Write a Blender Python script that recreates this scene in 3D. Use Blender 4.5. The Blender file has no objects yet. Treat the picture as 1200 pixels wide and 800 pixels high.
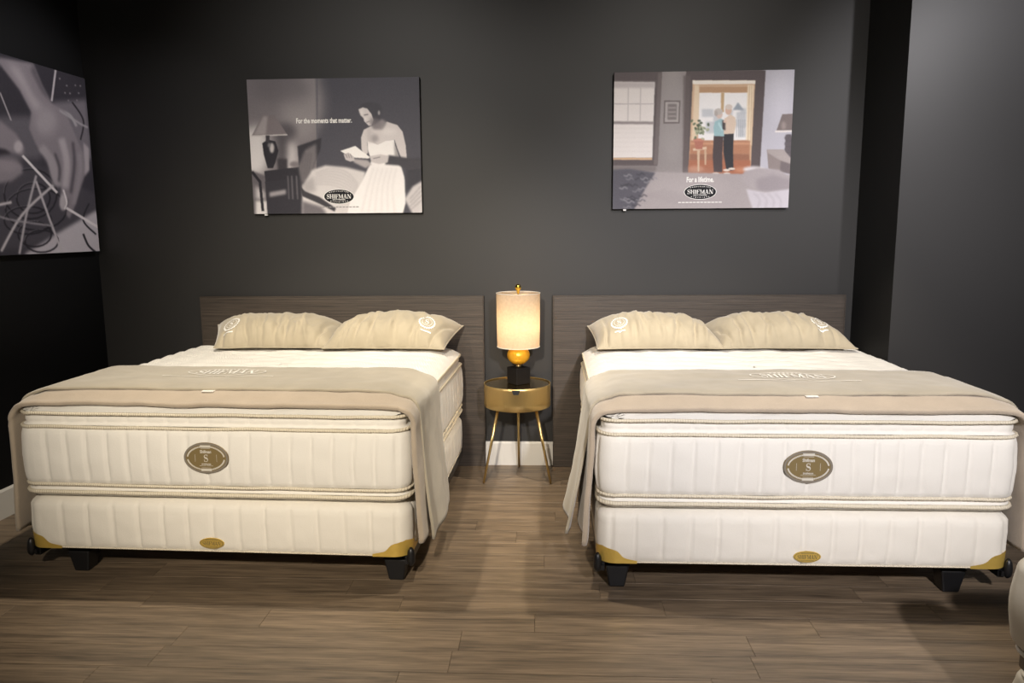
import bpy, math, random
import numpy as np
from mathutils import Matrix, Vector, noise
random.seed(7)
PI = math.pi
sc = bpy.context.scene
COL = sc.collection

# ------------------------------------------------------------------ camera
F = 880.0
def ray(u, v): return np.array([(u-600.)/F, (v-400.)/F, 1.])
_Y = ray(641, 268); _Y /= np.linalg.norm(_Y)
_Z = -ray(640, 6100); _Z -= _Z.dot(_Y)*_Y; _Z /= np.linalg.norm(_Z)
_X = np.cross(_Y, _Z)
RW = np.array([_X, _Y, _Z])
H = 1.732                                   # eye height
D = 5.386                                   # distance to the back wall
CAM = np.array([0, 0, H])
def wray(u, v): return RW @ ray(u, v)
cam = bpy.data.cameras.new('camera'); cam.sensor_width = 36; cam.lens = F/1200*36
cam.clip_start = .05
co = bpy.data.objects.new('camera', cam); COL.objects.link(co)
m = Matrix.Identity(4)
for i in range(3):
    m[i][0] = RW[i, 0]; m[i][1] = -RW[i, 1]; m[i][2] = -RW[i, 2]
m[2][3] = H
co.matrix_world = m
sc.camera = co

# ------------------------------------------------------------------ world, lights, exposure
w = bpy.data.worlds.new('world'); sc.world = w; w.use_nodes = True
w.node_tree.nodes['Background'].inputs[0].default_value = (1, .95, .88, 1)
w.node_tree.nodes['Background'].inputs[1].default_value = .10
sc.view_settings.view_transform = 'Standard'; sc.view_settings.look = 'None'
sc.view_settings.exposure = 0.12; sc.view_settings.gamma = 1; sc.view_settings.use_curve_mapping = False

def spot(name, loc, aim, watts, angle, col, blend=.5, rad=.05):
    l = bpy.data.lights.new(name, 'SPOT'); l.energy = watts; l.color = col
    l.spot_size = math.radians(angle); l.spot_blend = blend; l.shadow_soft_size = rad
    o = bpy.data.objects.new(name, l); COL.objects.link(o); o.location = loc
    o.rotation_euler = (Vector(aim)-Vector(loc)).to_track_quat('-Z', 'Y').to_euler()
    return o
WARM = (1, .895, .745); NEUT = (1, .91, .80); COOL = (1, .965, .985); WALL = (1, .94, .87)
spot('ceiling_spot', (-1.40, 4.00, 3.45), (-1.45, 4.00, .5), 235, 76, WARM, .35, .05)
spot('ceiling_spot', (1.10, 3.95, 3.45), (1.12, 3.95, .5), 235, 76, WARM, .35, .05)
spot('ceiling_spot', (-.15, 3.3, 3.45), (-.15, 4.9, .6), 120, 58, WARM, .7, .05)
spot('front_spot', (-.75, -1.4, 3.3), (-1.25, 4.2, .9), 1180, 40, WARM, .9, .10)
spot('front_spot', (1.3, -1.4, 3.3), (1.40, 4.2, .9), 1230, 42, COOL, .9, .10)
spot('wall_spot', (-1.2, 2.2, 3.5), (-1.2, 5.4, 2.3), 160, 62, WALL, .9, .06)
spot('wall_spot', (1.1, 2.2, 3.5), (1.1, 5.4, 2.3), 160, 66, WALL, .9, .06)
spot('wall_spot', (2.9, 2.3, 3.5), (2.9, 4.9, 2.5), 270, 54, COOL, .9, .06)
spot('poster_fill', (-1.0, 4.75, 3.5), (-3.3, 4.8, 2.25), 110, 50, COOL, .8, .06)  # added spot without a seen fixture, brightens the side-wall poster

# ------------------------------------------------------------------ helpers
def s2l(c):
    return tuple((x/12.92 if x <= .04045 else ((x+.055)/1.055)**2.4) for x in c)
def rgb(r, g, b): return s2l((r/255., g/255., b/255.))

def mat(name, col, rough=.6, metal=0, bump=None, spec=.5, var=None, sheen=0, coat=0):
    """bump=(scale, strength, distance[, stretch]); var=(scale, amount[, stretch])"""
    M = bpy.data.materials.new(name); M.use_nodes = True
    nt = M.node_tree; b = nt.nodes['Principled BSDF']
    b.inputs['Base Color'].default_value = (*col, 1); b.inputs['Roughness'].default_value = rough
    b.inputs['Metallic'].default_value = metal; b.inputs['Specular IOR Level'].default_value = spec
    if sheen:
        b.inputs['Sheen Weight'].default_value = sheen
    if coat: b.inputs['Coat Weight'].default_value = coat
    tc = nt.nodes.new('ShaderNodeTexCoord')
    def nz(scale, stretch, detail=4):
        mp = nt.nodes.new('ShaderNodeMapping'); mp.inputs['Scale'].default_value = stretch
        nt.links.new(tc.outputs['Object'], mp.inputs[0])
        n = nt.nodes.new('ShaderNodeTexNoise'); n.inputs['Scale'].default_value = scale
        n.inputs['Detail'].default_value = detail
        nt.links.new(mp.outputs[0], n.inputs[0]); return n
    if bump:
        n = nz(bump[0], bump[3] if len(bump) > 3 else (1, 1, 1))
        bp = nt.nodes.new('ShaderNodeBump'); bp.inputs['Strength'].default_value = bump[1]
        bp.inputs['Distance'].default_value = bump[2]
        nt.links.new(n.outputs[0], bp.inputs['Height']); nt.links.new(bp.outputs[0], b.inputs['Normal'])
    if var:
        n = nz(var[0], var[2] if len(var) > 2 else (1, 1, 1), 6)
        r = nt.nodes.new('ShaderNodeValToRGB')
        a = var[1]
        r.color_ramp.elements[0].position = .3; r.color_ramp.elements[1].position = .7
        r.color_ramp.elements[0].color = (*[c*(1-a) for c in col], 1)
        r.color_ramp.elements[1].color = (*[min(1, c*(1+a)) for c in col], 1)
        nt.links.new(n.outputs[0], r.inputs[0]); nt.links.new(r.outputs[0], b.inputs['Base Color'])
    return M

def obj(name, verts, faces, material, parent=None, smooth=False, bevel=0, mats=None):
    me = bpy.data.meshes.new(name); me.from_pydata([tuple(v) for v in verts], [], faces); me.update()
    if mats:
        for x in mats: me.materials.append(x)
    elif material: me.materials.append(material)
    if smooth:
        me.polygons.foreach_set('use_smooth', [True]*len(me.polygons))
    o = bpy.data.objects.new(name, me); COL.objects.link(o)
    if parent: o.parent = parent
    if bevel:
        b = o.modifiers.new('bevel', 'BEVEL'); b.width = bevel; b.segments = 2; b.limit_method = 'ANGLE'
    return o
def thing(name, label, cat, loc=(0, 0, 0), rz=0, group=None):
    o = bpy.data.objects.new(name, None); COL.objects.link(o); o.empty_display_size = .1
    o.location = loc; o.rotation_euler = (0, 0, rz); o['label'] = label; o['category'] = cat
    if group: o['group'] = group
    return o
def tag(o, label, cat, group=None):
    o['label'] = label; o['category'] = cat
    if group: o['group'] = group
    return o
def struct(o, label=None):
    o['kind'] = 'structure'
    if label: o['label'] = label
    return o
BF = [(0, 3, 2, 1), (4, 5, 6, 7), (0, 1, 5, 4), (1, 2, 6, 5), (2, 3, 7, 6), (3, 0, 4, 7)]
def box(x0, x1, y0, y1, z0, z1):
    return [(x0, y0, z0), (x1, y0, z0), (x1, y1, z0), (x0, y1, z0), (x0, y0, z1), (x1, y0, z1), (x1, y1, z1), (x0, y1, z1)], BF
def frustum(cx, cy, z0, z1, a0, b0, a1, b1, dx=0, dy=0):
    v = [(cx+sx*a0+dx, cy+sy*b0+dy, z0) for sx, sy in ((-1, -1), (1, -1), (1, 1), (-1, 1))]
    v += [(cx+sx*a1, cy+sy*b1, z1) for sx, sy in ((-1, -1), (1, -1), (1, 1), (-1, 1))]
    return v, BF
def lathe(prof, n=48, cx=0, cy=0, cap=True, wob=None):
    v = []; f = []
    for r, z in prof:
        for k in range(n):
            a = 2*PI*k/n; rr = r*(wob(a) if wob else 1)
            v.append((cx+rr*math.cos(a), cy+rr*math.sin(a), z))
    for i in range(len(prof)-1):
        for k in range(n):
            k2 = (k+1) % n
            f.append((i*n+k, i*n+k2, (i+1)*n+k2, (i+1)*n+k))
    if cap:
        f.append(tuple(range(n-1, -1, -1))); f.append(tuple(range((len(prof)-1)*n, len(prof)*n)))
    return v, f
def tube(path, rad, n=10, closed=False, cap=True):
    """rad: float or list"""
    P = [Vector(p) for p in path]; N = len(P); v = []; f = []
    up = Vector((0, 0, 1))
    for i, p in enumerate(P):
        if closed: t = P[(i+1) % N]-P[i-1]
        else: t = P[min(i+1, N-1)]-P[max(i-1, 0)]
        t.normalize()
        ref = up if abs(t.z) < .9 else Vector((0, 1, 0))
        a = t.cross(ref).normalized(); b = a.cross(t).normalized()
        r = rad[i] if isinstance(rad, (list, tuple)) else rad
        for k in range(n):
            q = 2*PI*k/n
            v.append(p+a*(r*math.cos(q))+b*(r*math.sin(q)))
    for i in range(N if closed else N-1):
        j = (i+1) % N
        for k in range(n):
            k2 = (k+1) % n
            f.append((i*n+k, i*n+k2, j*n+k2, j*n+k))
    if not closed and cap:
        f.append(tuple(range(n-1, -1, -1))); f.append(tuple(range((N-1)*n, N*n)))
    return v, f

# ---- flat marks: 2D shapes (verts, faces) that are then mapped on a surface
def join(*shapes):
    V = []; Fc = []
    for v, f in shapes:
        o = len(V); V += list(v); Fc += [tuple(i+o for i in q) for q in f]
    return V, Fc
def mv(s, dx=0, dy=0, k=1, ky=None, rot=0):
    ky = k if ky is None else ky; c, q = math.cos(rot), math.sin(rot)
    return [(dx+(x*k)*c-(y*ky)*q, dy+(x*k)*q+(y*ky)*c) for x, y in s[0]], s[1]
def disk2(rx, ry, n=48):
    rings = 6; v = [(0, 0)]; f = []
    for i in range(1, rings+1):
        for k in range(n):
            v.append((rx*i/rings*math.cos(2*PI*k/n), ry*i/rings*math.sin(2*PI*k/n)))
    for k in range(n): f.append((0, 1+k, 1+(k+1) % n))
    for i in range(rings-1):
        a = 1+i*n
        for k in range(n): f.append((a+k, a+n+k, a+n+(k+1) % n, a+(k+1) % n))
    return v, f
def ring2(rx, ry, wd, n=48):
    v = []; f = []
    for k in range(n):
        c, s = math.cos(2*PI*k/n), math.sin(2*PI*k/n)
        v += [(rx*c, ry*s), ((rx-wd)*c, (ry-wd)*s)]
    for k in range(n):
        j = (k+1) % n; f.append((2*k, 2*j, 2*j+1, 2*k+1))
    return v, f
def rect2(x0, x1, y0, y1, n=1):
    v = []; f = []
    for i in range(n+1):
        x = x0+(x1-x0)*i/n; v += [(x, y0), (x, y1)]
    for i in range(n): f.append((2*i, 2*i+2, 2*i+3, 2*i+1))
    return v, f
def quad2(a, b, c, d): return [a, b, c, d], [(0, 1, 2, 3)]
def stroke2(pts, wd):
    v = []; f = []; n = len(pts)
    for i in range(n):
        a = pts[max(i-1, 0)]; b = pts[min(i+1, n-1)]
        t = math.hypot(b[0]-a[0], b[1]-a[1]) or 1
        nx, ny = -(b[1]-a[1])/t, (b[0]-a[0])/t
        ww = wd[i] if isinstance(wd, (list, tuple)) else wd
        v += [(pts[i][0]+nx*ww/2, pts[i][1]+ny*ww/2), (pts[i][0]-nx*ww/2, pts[i][1]-ny*ww/2)]
    for i in range(n-1): f.append((2*i, 2*i+1, 2*i+3, 2*i+2))
    return v, f
_txt = {}
def text2(s):
    """unit-size text, centred"""
    if s in _txt: return _txt[s]
    cu = bpy.data.curves.new('txt', 'FONT'); cu.body = s; cu.size = 1; cu.align_x = 'CENTER'; cu.align_y = 'CENTER'
    cu.resolution_u = 3; cu.offset = .034
    o = bpy.data.objects.new('txt', cu); COL.objects.link(o)
    bpy.context.view_layer.update()
    me = bpy.data.meshes.new_from_object(o.evaluated_get(bpy.context.evaluated_depsgraph_get()))
    r = ([(v.co.x, v.co.y) for v in me.vertices], [tuple(p.vertices) for p in me.polygons])
    bpy.data.objects.remove(o); bpy.data.curves.remove(cu); bpy.data.meshes.remove(me)
    _txt[s] = r; return r
def text_fit(s, w, h=None, x=0, y=0):
    t = text2(s); xs = [v[0] for v in t[0]]; ys = [v[1] for v in t[0]]
    k = w/(max(xs)-min(xs)); ky = k if h is None else h/(max(ys)-min(ys))
    cx, cy = (max(xs)+min(xs))/2, (max(ys)+min(ys))/2
    return mv(t, x-cx*k, y-cy*ky, k, ky)
# bold serif capitals, height 1
def let(ch):
    T = .20; t = .075; s = .06; sh = .07
    R = rect2
    if ch == 'H':
        return .92, join(R(.10, .10+T, 0, 1), R(.62, .62+T, 0, 1), R(.2, .7, .46, .46+t), *[R(x-s, x+T+s, y, y+sh) for x in (.10, .62) for y in (0, 1-sh)])
    if ch == 'I':
        return .42, join(R(.11, .11+T, 0, 1), R(.04, .38, 0, sh), R(.04, .38, 1-sh, 1))
    if ch == 'F':
        return .74, join(R(.10, .10+T, 0, 1), R(.03, .38, 0, sh), R(.03, .68, 1-sh, 1), R(.60, .68, .74, 1), R(.2, .55, .48, .48+t), R(.49, .55, .38, .64))
    if ch == 'M':
        return 1.12, join(R(.10, .10+t, 0, 1), R(.84, .84+T, 0, 1), quad2((.06, 1), (.28, 1), (.60, .04), (.50, .04)), quad2((.84, 1), (1.0, 1), (.60, .04), (.50, .04)),
                          R(.02, .27, 0, sh), R(.76, 1.10, 0, sh), R(.02, .2, 1-sh, 1), R(.9, 1.10, 1-sh, 1))
    if ch == 'A':
        return .92, join(quad2((.06, 0), (.14, 0), (.46, 1), (.38, 1)), quad2((.58, 0), (.82, 0), (.52, 1), (.36, 1)), R(.22, .62, .30, .30+t), R(.0, .24, 0, sh), R(.50, .92, 0, sh))
    if ch == 'N':
        return .96, join(R(.10, .10+t, 0, 1), R(.76, .76+t, 0, 1), quad2((.06, 1), (.30, 1), (.835, 0), (.62, 0)), R(.02, .27, 0, sh), R(.02, .25, 1-sh, 1), R(.66, .92, 1-sh, 1))
    if ch == 'S':
        pts = []; wd = []
        for i in range(29):
            q = i/28
            if q < .5:
                a = math.radians(35+ (q/.5)*235); x = .36+.23*math.cos(a); y = .745+.215*math.sin(a)
            else:
                a = math.radians(90-((q-.5)/.5)*235); x = .36+.26*math.cos(a); y = .27+.235*math.sin(a)
            pts.append((x, y)); wd.append(.08+.15*math.exp(-((q-.5)/.16)**2))
        return .72, join(stroke2(pts, wd), R(.55, .61, .70, 1), R(.07, .13, 0, .32))
def serif(s, w, h, x=0, y=0):
    parts = []; cx = 0
    for c in s:
        ad, sh = let(c); parts.append(mv(sh, cx, 0)); cx += ad
    k = w/cx
    return mv(join(*parts), x-w/2, y-h/2, k, h)
def marks(name, shape, fn, material, parent):
    return obj(name, [fn(x, y) for x, y in shape[0]], shape[1], material, parent)

# ------------------------------------------------------------------ materials
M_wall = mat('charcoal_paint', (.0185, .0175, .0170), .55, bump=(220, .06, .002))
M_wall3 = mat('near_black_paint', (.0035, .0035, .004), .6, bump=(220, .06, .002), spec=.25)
M_wall4 = mat('return_shade_paint', (.009, .009, .009), .6, bump=(220, .06, .002), spec=.25)  # pier's side return: its shade is put into the colour
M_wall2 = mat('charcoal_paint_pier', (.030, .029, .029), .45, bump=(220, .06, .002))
M_ceil = mat('ceiling_paint', (.05, .05, .05), .8)
M_base = mat('white_trim', (.62, .60, .56), .45)
M_border = mat('cream_damask', (.80, .765, .70), .75, bump=(170, .35, .003), sheen=.2)
M_knit = mat('white_knit', (.75, .725, .67), .8, bump=(260, .3, .002), sheen=.2)
M_tape = mat('cream_tape', (.72, .645, .50), .7, bump=(1, .0, .001))
M_boxf = mat('cream_box_damask', (.80, .755, .67), .75, bump=(170, .3, .003), sheen=.2)
M_throw = mat('taupe_velvet', (.375, .33, .25), .85, bump=(60, .25, .004), var=(9, .07), sheen=.35)
M_throw2 = mat('taupe_fleece', (.42, .345, .262), .9, bump=(120, .4, .004), var=(9, .06), sheen=.4)
M_pillow = mat('beige_velvet', (.40, .345, .245), .8, bump=(45, .2, .004), var=(7, .08), sheen=.35)
M_white = mat('white_embroidery', (.85, .83, .78), .7)
M_gold = mat('brushed_brass', (.70, .52, .23), .30, .8, bump=(9, .35, .01, (3, 3, .15)))
_b = M_gold.node_tree.nodes['Principled BSDF']
_b.inputs['Anisotropic'].default_value = .75; _b.inputs['Metallic'].default_value = .95
M_goldtop = mat('brass_top', (.42, .31, .13), .22, 1)
M_goldplate = mat('gold_foil', (.80, .56, .13), .35, .55, bump=(70, .5, .003))
M_badge = mat('bronze_badge', (.24, .175, .075), .45, .2)
M_badgerim = mat('badge_rim', (.22, .19, .15), .5)
M_badgetxt = mat('badge_print', (.62, .58, .50), .6)
M_black = mat('black_steel', (.006, .006, .0065), .35)
M_plastic = mat('black_plastic', (.008, .008, .009), .4)
M_side = mat('canvas_side', (.006, .006, .006), .7)
M_cream = mat('cream_leather', (.60, .55, .46), .45, bump=(300, .2, .001))
M_creamp = mat('cream_piping', (.66, .61, .52), .5)
M_brown = mat('brown_plinth', (.12, .09, .06), .5)
M_lampblk = mat('lamp_base_black', (.007, .006, .006), .6, spec=.2)
M_clip = mat('clip_metal', (.7, .7, .7), .4)

# ribbed tape: fine ribs along the run
nt = M_tape.node_tree
wv = nt.nodes.new('ShaderNodeTexWave'); wv.inputs['Scale'].default_value = 27; wv.bands_direction = 'X'
tcn = [n for n in nt.nodes if n.type == 'TEX_COORD'][0]
nt.links.new(tcn.outputs['Object'], wv.inputs[0])
bpn = [n for n in nt.nodes if n.type == 'BUMP'][0]
bpn.inputs['Strength'].default_value = .6; bpn.inputs['Distance'].default_value = .003
nt.links.new(wv.outputs['Fac'], bpn.inputs['Height'])

def wood_mat(name, c0, c1, stretch, scale, rough, bump=.15, rand=0.):
    M = bpy.data.materials.new(name); M.use_nodes = True; nt = M.node_tree; b = nt.nodes['Principled BSDF']
    tc = nt.nodes.new('ShaderNodeTexCoord'); mp = nt.nodes.new('ShaderNodeMapping'); mp.inputs['Scale'].default_value = stretch
    oi = nt.nodes.new('ShaderNodeObjectInfo')
    add = nt.nodes.new('ShaderNodeVectorMath'); add.operation = 'ADD'
    mul = nt.nodes.new('ShaderNodeVectorMath'); mul.operation = 'SCALE'; mul.inputs[0].default_value = (17, 9, 3)
    nt.links.new(oi.outputs['Random'], mul.inputs['Scale'])
    nt.links.new(tc.outputs['Object'], mp.inputs[0]); nt.links.new(mp.outputs[0], add.inputs[0]); nt.links.new(mul.outputs[0], add.inputs[1])
    n = nt.nodes.new('ShaderNodeTexNoise'); n.inputs['Scale'].default_value = scale; n.inputs['Detail'].default_value = 8; n.inputs['Roughness'].default_value = .65
    n.inputs['Distortion'].default_value = .8
    nt.links.new(add.outputs[0], n.inputs[0])
    n2 = nt.nodes.new('ShaderNodeTexNoise'); n2.inputs['Scale'].default_value = scale*4.5; n2.inputs['Detail'].default_value = 5
    nt.links.new(add.outputs[0], n2.inputs[0])
    mxn = nt.nodes.new('ShaderNodeMix'); mxn.inputs[0].default_value = .42
    nt.links.new(n.outputs[0], mxn.inputs[2]); nt.links.new(n2.outputs[0], mxn.inputs[3])
    r = nt.nodes.new('ShaderNodeValToRGB'); r.color_ramp.elements[0].color = (*c0, 1); r.color_ramp.elements[1].color = (*c1, 1)
    r.color_ramp.elements[0].position = .33; r.color_ramp.elements[1].position = .68
    nt.links.new(mxn.outputs[0], r.inputs[0])
    out = r.outputs[0]
    if rand:
        hv = nt.nodes.new('ShaderNodeHueSaturation'); mr = nt.nodes.new('ShaderNodeMapRange')
        mr.inputs['To Min'].default_value = 1-rand; mr.inputs['To Max'].default_value = 1+rand
        nt.links.new(oi.outputs['Random'], mr.inputs[0]); nt.links.new(mr.outputs[0], hv.inputs['Value']); nt.links.new(out, hv.inputs['Color'])
        out = hv.outputs[0]
    nt.links.new(out, b.inputs['Base Color']); b.inputs['Roughness'].default_value = rough
    bp = nt.nodes.new('ShaderNodeBump'); bp.inputs['Strength'].default_value = bump; bp.inputs['Distance'].default_value = .002
    nt.links.new(n.outputs[0], bp.inputs['Height']); nt.links.new(bp.outputs[0], b.inputs['Normal'])
    return M
M_plank = wood_mat('oak_vinyl', (.058, .042, .028), (.275, .200, .130), (.7, 12, 1), 1.8, .42, .15, .05)
M_head = wood_mat('dark_woodgrain', (.010, .0075, .006), (.088, .067, .051), (.35, 1, 30), 4.5, .5, .5)
M_gap = mat('floor_joint', (.02, .015, .01), .9)

# ------------------------------------------------------------------ the setting
JX, JY = 2.190, 4.865        # corner of the pier that juts forward beside the second bed
CX = 2.150                   # inner corner at the back wall
def lw(y): return -3.539+.0483*y   # left wall runs at a slight angle
struct(obj('floor', *box(-4.2, 5, -1.0, D+.1, -.06, -.008), M_gap), 'greyish brown wood plank floor')
floor = bpy.data.objects['floor']
pw = .1565; k0 = 3.04
rows = [k0+pw*i for i in range(-22, 16)]
planks = {}
def plank(x0, x1, y0, y1):
    e = .0004; L, W_ = round(x1-x0, 3), round(y1-y0, 3)
    key = (L, W_)
    if key not in planks:
        me = bpy.data.meshes.new('plank'); a, b = L/2-e, W_/2-e; c = .0012
        v = [(-a, -b, -.008), (a, -b, -.008), (a, b, -.008), (-a, b, -.008), (-a, -b, -c), (a, -b, -c), (a, b, -c), (-a, b, -c),
             (-a+c, -b+c, 0), (a-c, -b+c, 0), (a-c, b-c, 0), (-a+c, b-c, 0)]
        f = [(0, 1, 5, 4), (1, 2, 6, 5), (2, 3, 7, 6), (3, 0, 4, 7), (4, 5, 9, 8), (5, 6, 10, 9), (6, 7, 11, 10), (7, 4, 8, 11), (8, 9, 10, 11)]
        me.from_pydata(v, [], f); me.materials.append(M_plank); planks[key] = me
    o = bpy.data.objects.new('plank', planks[key]); COL.objects.link(o)
    o.location = ((x0+x1)/2, (y0+y1)/2, 0); o.parent = floor
offs = [.0, .62, .25, .9, .45, 1.05, .15, .75]
for i, y in enumerate(rows):
    if y >= D-.01: continue
    y1 = min(y+pw, D)
    xl = lw(y)-.0
    xr = 3.5 if y < JY-pw else CX+.06
    x = xl-offs[(i*5) % 8]-random.random()*.2
    while x < xr:
        a, b = max(x, xl), min(x+1.22, xr)
        if b-a > .06: plank(a, b, y, y1)
        x += 1.22
struct(obj('wall_back', *box(lw(D)-.12, CX+.12, D, D+.12, -.05, 3.75), M_wall), 'matte charcoal painted back wall')
y0, y1 = -.2, D+.05
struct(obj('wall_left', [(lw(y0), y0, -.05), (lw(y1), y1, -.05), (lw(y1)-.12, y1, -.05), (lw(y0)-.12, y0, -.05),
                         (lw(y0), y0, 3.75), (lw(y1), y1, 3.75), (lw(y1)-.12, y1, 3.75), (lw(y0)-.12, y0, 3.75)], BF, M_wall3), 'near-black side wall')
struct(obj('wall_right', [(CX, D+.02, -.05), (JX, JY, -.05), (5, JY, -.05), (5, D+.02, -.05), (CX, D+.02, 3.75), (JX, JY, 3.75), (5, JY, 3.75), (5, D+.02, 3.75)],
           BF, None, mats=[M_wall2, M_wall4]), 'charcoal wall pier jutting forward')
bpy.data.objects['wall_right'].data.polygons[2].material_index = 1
struct(obj('ceiling', *box(-4.2, 5, 2.0, D+.1, 3.75, 3.85), M_ceil), 'dark ceiling')
bh = .178
def base_profile(p0, p1, nrm):
    """baseboard run from p0 to p1 with a small eased top"""
    t = .016; v = []
    for p in (p0, p1):
        for o, z in ((0, 0), (t, 0), (t, bh-.012), (t*.55, bh-.002), (0, bh)):
            v.append((p[0]+nrm[0]*o, p[1]+nrm[1]*o, z))
    f = [(i, (i+1) % 5, 5+(i+1) % 5, 5+i) for i in range(5)]+[(4, 3, 2, 1, 0), (5, 6, 7, 8, 9)]
    return v, f
struct(obj('baseboard_back', *base_profile((lw(D)+.02, D, 0), (CX-.002, D, 0), (0, -1)), M_base), 'white baseboard along the back wall')
struct(obj('baseboard_left', *base_profile((lw(0), 0, 0), (lw(D-.02), D-.02, 0), (1, 0)), M_base), 'white baseboard along the side wall')
struct(obj('baseboard_right', *base_profile((JX, JY, 0), (4.9, JY, 0), (0, -1)), M_base), 'white baseboard along the wall pier')

# ------------------------------------------------------------------ headboards
def headboard(x0, x1, label):
    yb, yf = D-.018, D-.052; t = .006
    h = thing('headboard', label, 'headboard', ((x0+x1)/2, yb, 0))
    a = (x1-x0)/2; d = yf-yb; top = 1.262
    obj('panel', *box(-a+t, a-t, d, 0, .002, top-t), M_head, h, bevel=.0015)
    obj('edge_band', *box(-a, a, d-.001, 0, top-t+.0002, top), M_head, h, bevel=.001)
    for s in (-1, 1):
        xa, xb = sorted((s*a, s*(a-t+.0002)))
        obj('edge_band', *box(xa, xb, d-.001, 0, .002, top-t), M_head, h, bevel=.001)
    return h
headboard(-2.522, -.452, 'wide dark woodgrain headboard below the poster of the woman reading')
headboard(.043, 2.088, 'wide dark woodgrain headboard below the poster of the couple')

# ------------------------------------------------------------------ soft goods
def perim(a, b, r, d=0, ns=.0105, na=12):
    """rounded rectangle, front centre at (0,0), rear at y=2b; inset d. returns [(x,y,nx,ny,s)] going round"""
    rr = max(r-d, .001); A = a-d; B = b-d
    nx_ = int(2*(a-r)/ns); ny_ = int(2*(b-r)/ns); out = []
    def seg(p, q, n, nrm, s0, s1):
        for i in range(n):
            t = i/n; out.append((p[0]+(q[0]-p[0])*t, p[1]+(q[1]-p[1])*t, nrm[0], nrm[1], s0+(s1-s0)*t))
    def arc(c, a0, s0):
        for i in range(na):
            q = a0+PI/2*i/na; out.append((c[0]+rr*math.cos(q), c[1]+rr*math.sin(q), math.cos(q), math.sin(q), s0+r*PI/2*i/na))
    lx, ly, la = 2*(a-r), 2*(b-r), r*PI/2
    s = -lx/2
    seg((-(A-rr), -B), (A-rr, -B), nx_, (0, -1), s, s+lx); s += lx
    arc((A-rr, -B+rr), -PI/2, s); s += la
    seg((A, -B+rr), (A, B-rr), ny_, (1, 0), s, s+ly); s += ly
    arc((A-rr, B-rr), 0, s); s += la
    seg((A-rr, B), (-(A-rr), B), nx_, (0, 1), s, s+lx); s += lx
    arc((-(A-rr), B-rr), PI/2, s); s += la
    seg((-A, B-rr), (-A, -B+rr), ny_, (-1, 0), s, s+ly); s += ly
    arc((-(A-rr), -B+rr), PI, s)
    return [(x, y+b, nx, ny, s) for x, y, nx, ny, s in out]
def loft(P, levels, fn=None, capb=False, capt=False):
    """levels [(offset, z, amp)]"""
    n = len(P); v = []; f = []
    for off, z, amp in levels:
        for (x, y, nx, ny, s) in P:
            o = off+(fn(s, z, amp) if fn else 0)
            v.append((x+nx*o, y+ny*o, z))
    for i in range(len(levels)-1):
        for k in range(n):
            k2 = (k+1) % n; f.append((i*n+k, i*n+k2, (i+1)*n+k2, (i+1)*n+k))
    if capb: f.append(tuple(range(n-1, -1, -1)))
    if capt: f.append(tuple(range((len(levels)-1)*n, len(levels)*n)))
    return v, f
def nz(x, y, z=0): return noise.noise(Vector((x, y, z)))
def seam(per, seed):
    def fn(s, z, amp):
        if amp == 0: return 0
        ss = s+.012*amp*nz(s*1.3+seed, z*3.1)          # seams wander a little
        ph = (ss/per) % 1.0
        d = min(ph, 1-ph)*per
        puff = .0035*math.sqrt(max(0, math.sin(PI*ph)))
        return amp*(puff-.0105*math.exp(-(d/.007)**2)+.003*nz(s*6+seed, z*14, 3)+.0015*nz(s*25, z*40, seed))
    return fn
def ztape(P, z, r, off, wav=.0, seed=0):
    return [(x+nx*off, y+ny*off, z+wav*nz(s*4+seed, seed)) for x, y, nx, ny, s in P[::3]]

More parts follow.
